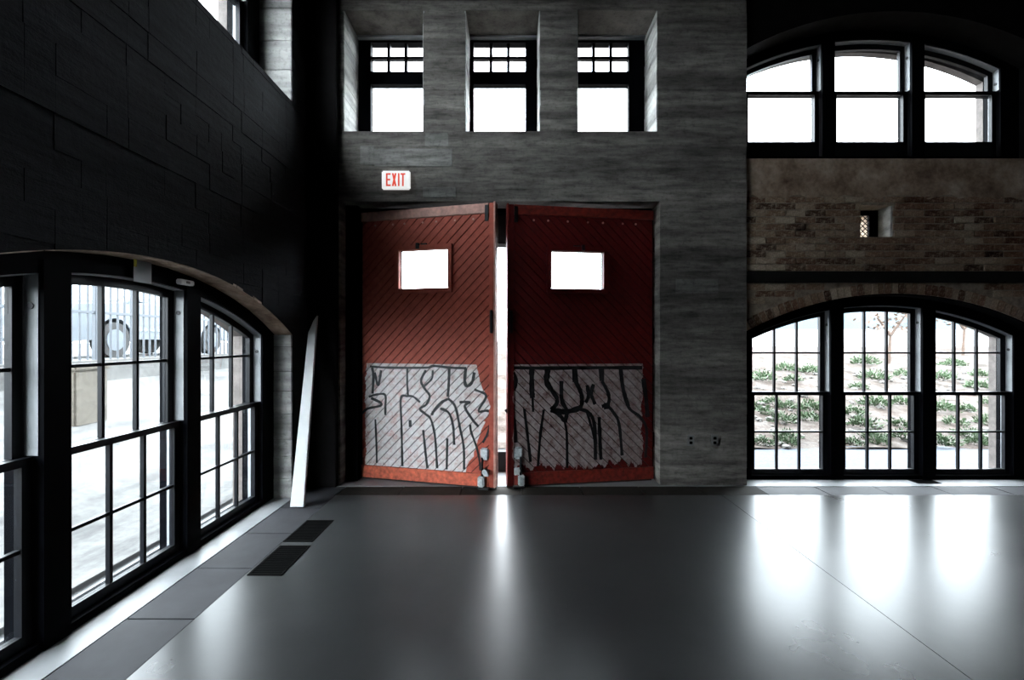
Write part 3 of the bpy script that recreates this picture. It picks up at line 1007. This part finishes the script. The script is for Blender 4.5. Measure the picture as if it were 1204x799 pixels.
# ---------------------------------------------------------------- EXIT sign
sg = empty('exit_sign', (-1.23, BACK, 3.244), label='white EXIT sign with red letters on concrete above the brighter door', cat='sign')
part('housing', bx(-0.15, 0.15, -0.05, -0.004, -0.098, 0.098, 0.012), M['sign_face'], sg)
part('back_plate', bx(-0.135, 0.135, -0.008, 0.0, -0.085, 0.085), M['plate'], sg)
def letter(polys, x0):
    bm = bmesh.new()
    for pl in polys:
        poly_prism(bm, [(x0 + x, z) for x, z in pl], -0.0525, -0.049)
    part('letter', bm, M['letter_red'], sg)
h, w, s = 0.068, 0.050, 0.017
rect = lambda a, b, c, d: [(a, c), (b, c), (b, d), (a, d)]
letter([rect(0, s, -h, h), rect(s, w, h - s, h), rect(s, w * .9, -s / 2, s / 2), rect(s, w, -h, -h + s)], -0.102)
letter([[(0, -h), (s * 1.15, -h), (w, h), (w - s * 1.15, h)], [(w - s * 1.15, -h), (w, -h), (w / 2 + s * .6, -s * .2), (w / 2 - s * .1, -s * 1.2)],
        [(0, h), (w / 2 - s * .6, s * .2), (w / 2 + s * .1, s * 1.2), (s * 1.15, h)]], -0.040)
letter([rect(0, s, -h, h)], 0.024)
letter([rect(0, w, h - s, h), rect(w / 2 - s / 2, w / 2 + s / 2, -h, h - s)], 0.052)

# ---------------------------------------------------------------- small things on the walls and the floor
for x, lab in ((1.907, 'grey outlet cover on the concrete pier, the one nearer the doors'), (2.162, 'grey outlet cover on the concrete pier, the one nearer the brick')):
    o = empty('outlet', (x, BACK, 0.48), label=lab, cat='outlet')
    part('cover_plate', bx(-0.036, 0.036, -0.012, 0.002, -0.058, 0.058, 0.003), M['plate'], o)
    for dz in (-0.024, 0.024):
        part('socket', bx(-0.017, 0.017, -0.015, -0.010, dz - 0.015, dz + 0.015, 0.003), M['black'], o)

def floor_vent(x0, x1, y0, y1, label, along='y'):
    o = empty('floor_vent', ((x0 + x1) / 2, (y0 + y1) / 2, 0.0), label=label, cat='floor vent', group='floor vents')
    a, b = (x1 - x0) / 2, (y1 - y0) / 2
    bm = bmesh.new()
    for p in ((-a, a, -b, -b + .014), (-a, a, b - .014, b), (-a, -a + .014, -b + .014, b - .014), (a - .014, a, -b + .014, b - .014)):
        box(bm, p[0], p[1], p[2], p[3], 0.0, 0.005)
    part('vent_rim', bm, M['black'], o)
    part('vent_well', bx(-a + .014, a - .014, -b + .014, b - .014, 0.0004, 0.0012), M['black'], o)
    n = int((2 * b - 0.03) / 0.022)
    for k in range(n):
        yy = -b + 0.02 + k * (2 * b - 0.04) / max(1, n - 1)
        part('vent_slat', bx(-a + .014, a - .014, yy - 0.004, yy + 0.004, 0.0012, 0.0045), M['black'], o)
floor_vent(-1.745, -1.515, 3.05, 3.49, 'black floor vent beside the dark border, the nearer one of the pair')
floor_vent(-1.760, -1.530, 3.56, 3.98, 'black floor vent beside the dark border, the one nearer the leaning plank')
floor_vent(4.38, 4.64, 5.0, 5.13, 'small black floor vent on the pale strip below the brick bay window')

# leaning white plank
pl = empty('leaning_plank', (-1.99, 4.31, 0.0), label='white painted plank leaning upright in the dark corner', cat='plank')
bm = bmesh.new()
prof = [(-0.066, 0.0), (0.060, 0.0), (0.078, 1.80), (0.045, 1.74), (0.0, 1.62)]
poly_prism(bm, prof, -0.02, 0.02)
bmesh.ops.bevel(bm, geom=bm.edges[:], offset=0.003, segments=1, affect='EDGES')
for v in bm.verts:
    v.co.y += v.co.z * 0.27
    v.co.x += v.co.z * -0.055
    v.co.z += 0.004
part('plank_board', bm, M['plank'], pl)

# notice and sensor on the left window head
nt = empty('paper_notice', (LEFT - 0.155, 2.905, 1.985), math.pi / 2, label='small white paper notice hanging at the arch of the fence-side window', cat='notice')
bm = bmesh.new()
for k in range(6):
    a, b = -0.068 + 0.136 * k / 6, -0.068 + 0.136 * (k + 1) / 6
    ca, cb = 0.006 * math.sin(k * 0.6), 0.006 * math.sin((k + 1) * 0.6)
    hexa(bm, [(a, ca, -.075), (b, cb, -.075), (b, cb, .075), (a, ca, .075), (a, ca + .001, -.075), (b, cb + .001, -.075), (b, cb + .001, .075), (a, ca + .001, .075)])
part('sheet', bm, M['paper'], nt)
part('tape', bx(-0.069, -0.048, -0.003, 0.0, 0.015, 0.077), M['yellow'], nt, label='yellow tape strip')
ss = empty('window_sensor', (LEFT - 0.145, 3.27, 1.955), math.pi / 2, label='tiny white sensor box on the mullion top beside the paper notice', cat='sensor')
part('sensor_case', bx(-0.07, 0.07, -0.02, 0.018, -0.018, 0.018, 0.006), M['white'], ss)
part('sensor_lens', bx(-0.02, 0.02, -0.024, -0.018, -0.009, 0.009, 0.003), M['plate'], ss)

# ---------------------------------------------------------------- outside: ground
def hill_z(y):
    return max(0.0, min(1.0, (y - 6.8) / 9.2)) * 1.3 - 0.02
def yard_z(x):
    return max(0.0, min(1.0, (-x - 3.4) / 3.0)) * 0.88 - 0.02
def grid(name, xs, ys, zf, mat, amp, **kw):
    bm = bmesh.new()
    rg = random.Random(2)
    V = [[bm.verts.new((x, y, zf(x, y) + rg.uniform(-amp, amp))) for y in ys] for x in xs]
    for i in range(len(xs) - 1):
        for j in range(len(ys) - 1):
            bm.faces.new((V[i][j], V[i + 1][j], V[i + 1][j + 1], V[i][j + 1]))
    return obj(name, bm, mat, smooth=True, kind='structure', **kw)
def lin(a, b, n): return [a + (b - a) * k / n for k in range(n + 1)]
grid('hillside', lin(-2.8, 26, 72), lin(6.7, 16.4, 50) + [22, 60], lambda x, y: hill_z(y), M['hill'], 0.03, label='pale dry slope with scattered shrubs outside the brick bay')
grid('gravel_strip', lin(-2.8, 26, 20), [5.55, 6.1, 6.6, 7.1], lambda x, y: -0.03, M['gravel'], 0.006, label='blue-grey gravel path at the foot of the slope')
grid('yard', [-40, -12, -9, -7.0, -6.55] + lin(-6.4, -3.4, 10) + [-2.78], lin(-14, 6.6, 14) + lin(7, 20, 10) + [60],
     lambda x, y: max(yard_z(x), hill_z(y) if x > -6.41 else -9) if x > -6.5 else (1.22), M['yard'], 0.006, label='bright pale ground rising outside the left window')
obj('kerb', bx(-6.62, -6.42, -6, 26, 0.5, 1.24, 0.01), M['yard'], kind='structure', label='buff retaining kerb under the picket fence')

# stepped block outside the left window
bl = empty('concrete_block', (-5.35, 5.75, 0.5), 0.05, label='buff concrete block standing on the bright yard below the fence', cat='block')
part('block_body', bx(-0.14, 0.14, -0.24, 0.24, 0.0, 0.68, 0.02), M['block'], bl)
part('block_cap', bx(-0.16, 0.16, -0.26, 0.26, 0.68, 0.74, 0.015), M['block'], bl)

# picket fence, every picket a piece
fn = empty('picket_fence', (-6.52, 9.5, 1.24), label='grey metal picket fence in front of the parked car', cat='fence')
pm = bx(-0.012, 0.012, -0.014, 0.014, -0.12, 1.55, 0.003)
me = bpy.data.meshes.new('picket')
pm.to_mesh(me); pm.free()
me.materials.append(M['fence'])
y = -4.4
k = 0
while y < 6.0:
    if k % 16 == 0:
        part('fence_post', bx(-0.035, 0.035, y - 0.035, y + 0.035, 0.0, 1.65, 0.005), M['fence'], fn)
    else:
        o = bpy.data.objects.new('picket', me)
        COL.objects.link(o)
        o.parent = fn
        o.location = (0, y, 0)
    y += 0.135
    k += 1
for z in (-0.08, 0.72, 1.42):
    part('fence_rail', bx(-0.02, 0.02, -4.4, 6.0, z, z + 0.04, 0.004), M['fence'], fn)

# parked car beyond the fence
def car_build():
    root = empty('car', (-8.3, 10.1, 1.22), math.pi / 2, label='silver car parked behind the picket fence outside the left window', cat='car')
    # x along the car, y across (towards -y is the fence side), z up
    prof = [(-2.25, 0.45), (-2.3, 0.75), (-2.2, 0.95), (-1.2, 1.04), (-0.45, 1.62), (0.0, 1.70), (1.2, 1.68), (1.75, 1.60), (2.2, 1.06), (2.3, 0.8), (2.28, 0.42)]
    def wheel_cut(c):
        return [(c + 0.40 * math.cos(t), 0.34 + 0.40 * math.sin(t)) for t in [math.pi * k / 8 for k in range(9)]]
    low = [(2.28, 0.30)] + wheel_cut(1.40) + wheel_cut(-1.40) + [(-2.25, 0.30)]
    bm = bmesh.new()
    n = [(x, z) for x, z in prof if z <= 1.06]
    body = [(-2.25, 0.30), (-2.3, 0.75), (-2.2, 0.95), (-1.2, 1.04), (2.15, 1.06), (2.3, 0.8)] + low[:-1]
    poly_prism(bm, body, -0.85, 0.85)
    part('body', bm, M['car'], root)
    bm = bmesh.new()
    g = [(-1.25, 1.02), (-0.45, 1.60), (0.0, 1.68), (1.2, 1.66), (1.75, 1.58), (2.15, 1.04)]
    a = [bm.verts.new((x, -0.84 + (z - 1.02) * 0.24, z)) for x, z in g]
    b = [bm.verts.new((x, 0.84 - (z - 1.02) * 0.24, z)) for x, z in g]
    bm.faces.new(a); bm.faces.new(b[::-1])
    for i in range(len(g)):
        j = (i + 1) % len(g)
        bm.faces.new((a[i], b[i], b[j], a[j]))
    part('cabin', bm, M['car'], root)
    for s in (-1, 1):
        for q in ([(-1.0, 1.10), (-0.42, 1.52), (-0.05, 1.56), (-0.05, 1.10)], [(0.05, 1.10), (0.05, 1.57), (0.95, 1.56), (1.0, 1.10)], [(1.1, 1.10), (1.05, 1.55), (1.6, 1.50), (1.85, 1.10)]):
            bm = bmesh.new()
            a = [bm.verts.new((x, s * (0.846 - (z - 1.02) * 0.24), z)) for x, z in q]
            b = [bm.verts.new((x, s * (0.826 - (z - 1.02) * 0.24), z)) for x, z in q]
            bm.faces.new(a); bm.faces.new(b[::-1])
            for i in range(4):
                j = (i + 1) % 4
                bm.faces.new((a[i], b[i], b[j], a[j]))
            part('side_window', bm, M['car_glass'], root)
        for c in (-1.40, 1.40):
            bm = bmesh.new()
            tube(bm, (c, s * 0.66, 0.33), (c, s * 0.86, 0.33), 0.33, 20)
            tyre = part('tyre', bm, M['rubber'], root)
            bm = bmesh.new()
            tube(bm, (c, s * 0.80, 0.33), (c, s * 0.872, 0.33), 0.20, 16)
            part('wheel_hub', bm, M['car'], tyre)
        for c in (-0.2, 0.85):
            part('door_handle', bx(c, c + 0.16, s * 0.86 - 0.012, s * 0.86 + 0.012, 0.90, 0.93), M['car_glass'], root)
        part('mirror', bx(-0.95, -0.80, s * 0.95 - 0.08, s * 0.95 + 0.08, 1.06, 1.18, 0.02), M['car_glass'], root)
        part('trim_strip', bx(-1.0, 1.0, s * 0.853 - 0.008, s * 0.853 + 0.008, 0.50, 0.58), M['car_glass'], root)
        part('headlamp', bx(-2.29, -2.1, s * 0.70 - 0.12, s * 0.70 + 0.12, 0.74, 0.88, 0.02), M['white'], root)
        part('tail_lamp', bx(2.14, 2.29, s * 0.74 - 0.10, s * 0.74 + 0.10, 0.82, 1.0, 0.02), M['sign_red'], root)
    part('bumper', bx(-2.38, -2.2, -0.82, 0.82, 0.36, 0.56, 0.03), M['car_glass'], root)
    part('bumper', bx(2.2, 2.38, -0.82, 0.82, 0.36, 0.56, 0.03), M['car_glass'], root)
    bm = bmesh.new()
    hexa(bm, [(-1.18, -.72, 1.09), (-1.18, .72, 1.09), (-.50, .62, 1.58), (-.50, -.62, 1.58), (-1.15, -.72, 1.05), (-1.15, .72, 1.05), (-.47, .62, 1.55), (-.47, -.62, 1.55)])
    part('windscreen', bm, M['car_glass'], root)
car_build()

# ---------------------------------------------------------------- outside: shrubs, stones, trees, far buildings
leaf_meshes = []
for k in range(4):
    rg = random.Random(20 + k)
    bm = bmesh.new()
    for j in range(330):
        a, e = rg.uniform(0, 2 * math.pi), math.asin(rg.uniform(0.02, 1.0))
        r = rg.uniform(0.55, 1.0) * (1 + 0.25 * math.sin(3 * a + k))
        c = Vector((math.cos(a) * math.cos(e) * 0.25 * r, math.sin(a) * math.cos(e) * 0.25 * r, 0.01 + 0.20 * math.sin(e) * r))
        u = Vector((math.cos(a) * math.cos(e), math.sin(a) * math.cos(e), 0.5 + math.sin(e))).normalized() * rg.uniform(0.03, 0.055)
        w = u.cross(Vector((rg.uniform(-1, 1), rg.uniform(-1, 1), 0.6))).normalized() * 0.014
        bm.faces.new([bm.verts.new(c - u * 0.5), bm.verts.new(c + w), bm.verts.new(c + u), bm.verts.new(c - w)])
    me = bpy.data.meshes.new('shrub')
    bm.to_mesh(me); bm.free()
    me.materials.append(M['leaf'])
    leaf_meshes.append(me)
def on_hill(px, py):
    k = (py - CY) / F
    y = (1.55 + 0.961 + 0.02) / (k + 0.1413)
    y = max(6.9, min(15.8, y))
    return ((px - CX) / F * y, y, hill_z(y))
spots = [(898,447),(925,436),(952,438),(932,448),(908,452),(925,480),(907,475),(955,482),(950,494),(920,496),(925,516),(925,529),(895,529),(891,486),
         (1027,446),(1062,442),(1010,457),(1005,487),(1032,477),(1060,475),(1015,501),(1057,501),(1025,516),(1002,531),(1035,531),(1062,516),
         (1108,446),(1152,442),(1108,483),(1135,483),(1166,475),(1122,499),(1166,499),(1140,514),(1107,531),(1150,530),(1170,528),(1150,456),
         (940,424),(1015,428),(1120,430),]
keep = []
for q in spots:
    if all(abs(q[0] - r[0]) > 17 or abs(q[1] - r[1]) > 9 for r in keep): keep.append(q)
spots = keep
panes = {}
for px, py in spots:
    for sash, (a, b) in (('first', (886, 972)), ('middle', (993, 1080)), ('last', (1100, 1182))):
        if a <= px <= b:
            col = min(2, int((px - a) / (b - a) * 3))
            rw = 0 if py < 418 else 1 if py < 466 else 2 if py < 512 else 3
            panes.setdefault((sash, col, rw), []).append((py, px))
COLN = ('left', 'middle', 'right')
ROWN = ('top', 'second', 'third', 'bottom')
k = 0
for (sash, col, rw), lst in panes.items():
    lst.sort(reverse=True)
    for q, (py, px) in enumerate(lst[:2]):
        which = 'shrub' if len(lst) == 1 else ('nearer shrub', 'farther shrub')[q]
        o = bpy.data.objects.new('shrub', leaf_meshes[k % 4])
        COL.objects.link(o)
        o.location = on_hill(px, py)
        o.rotation_euler.z = RND.uniform(0, 6.28)
        sc = RND.uniform(0.75, 1.3) * o.location.y / 11.5
        o.scale = (sc * 1.15, sc * 1.15, sc * 0.95)
        name_free(o, 'green %s in %s pane, %s row, %s sash of the brick bay window' % (which, COLN[col], ROWN[rw], sash),
                  'shrub', 'shrubs on the pale slope')
        k += 1
# loose stones over the slope
bm = bmesh.new()
rg = random.Random(31)
for k in range(420):
    yy = rg.uniform(6.75, 12.5)
    xx = rg.uniform(0.25, 1.15) * yy
    s = rg.uniform(0.025, 0.09)
    m = Matrix.Translation((xx, yy, hill_z(yy) + s * 0.2)) @ Matrix.Rotation(rg.uniform(0, 6), 4, 'Z') @ Matrix.Diagonal((s, s * rg.uniform(.6, 1), s * 0.6, 1))
    bmesh.ops.create_icosphere(bm, subdivisions=1, radius=1.0, matrix=m)
obj('loose_stones', bm, M['stone'], kind='stuff', label='pale loose stones scattered over the slope outside', cat='stones')

def tree(px, y, h, label):
    x = (px - CX) / F * y
    r = empty('tree', (x, y, hill_z(y)), label=label, cat='tree', group='slim trees at the top of the slope')
    bm = bmesh.new()
    tube(bm, (0, 0, -0.1), (0.05, 0, h * 0.6), 0.045, 8, 0.03)
    tube(bm, (0.05, 0, h * 0.55), (-0.35, 0.1, h), 0.05, 6, 0.02)
    tube(bm, (0.05, 0, h * 0.55), (0.4, -0.1, h * 0.95), 0.045, 6, 0.02)
    part('trunk', bm, M['bark'], r)
    bm = bmesh.new()
    q = random.Random(int(px))
    for k in range(260):
        a, e, d = q.uniform(0, 6.28), q.uniform(-1.2, 1.5), q.uniform(0.3, 0.9)
        c = Vector((math.cos(a) * math.cos(e) * d, math.sin(a) * math.cos(e) * d, h + math.sin(e) * d * 0.8))
        u = Vector((q.uniform(-1, 1), q.uniform(-1, 1), q.uniform(-1, 1))).normalized() * 0.07
        w = u.cross(Vector((q.uniform(-1, 1), q.uniform(-1, 1), 1))).normalized() * 0.04
        bm.faces.new([bm.verts.new(c - u), bm.verts.new(c + w), bm.verts.new(c + u), bm.verts.new(c - w)])
    part('crown', bm, M['autumn'], r)
tree(1045, 13.2, 1.45, 'slim russet tree seen through the middle sash of the brick bay window')
tree(1132, 14.5, 1.5, 'slim russet tree seen through the outer sash of the brick bay window')

fb = empty('far_building', (14.0, 24.0, 1.2), label='long pale blue building beyond the top of the slope', cat='building')
part('wall_block', bx(-2.5, 14, 0, 6, 0, 4.4), M['blue_wall'], fb)
part('roof', bx(-2.9, 14.4, -0.5, 6.4, 4.4, 4.7), M['white_wall'], fb)
for k in range(4):
    part('pilaster', bx(-2.3 + k * 4.6, -1.6 + k * 4.6, -0.25, 0, 0, 4.4), M['white_wall'], fb)
obj('low_wall', bx(8.5, 30, 17.6, 17.9, 1.1, 1.95, 0.02), M['white_wall'], kind='structure', label='low white wall along the top of the slope')
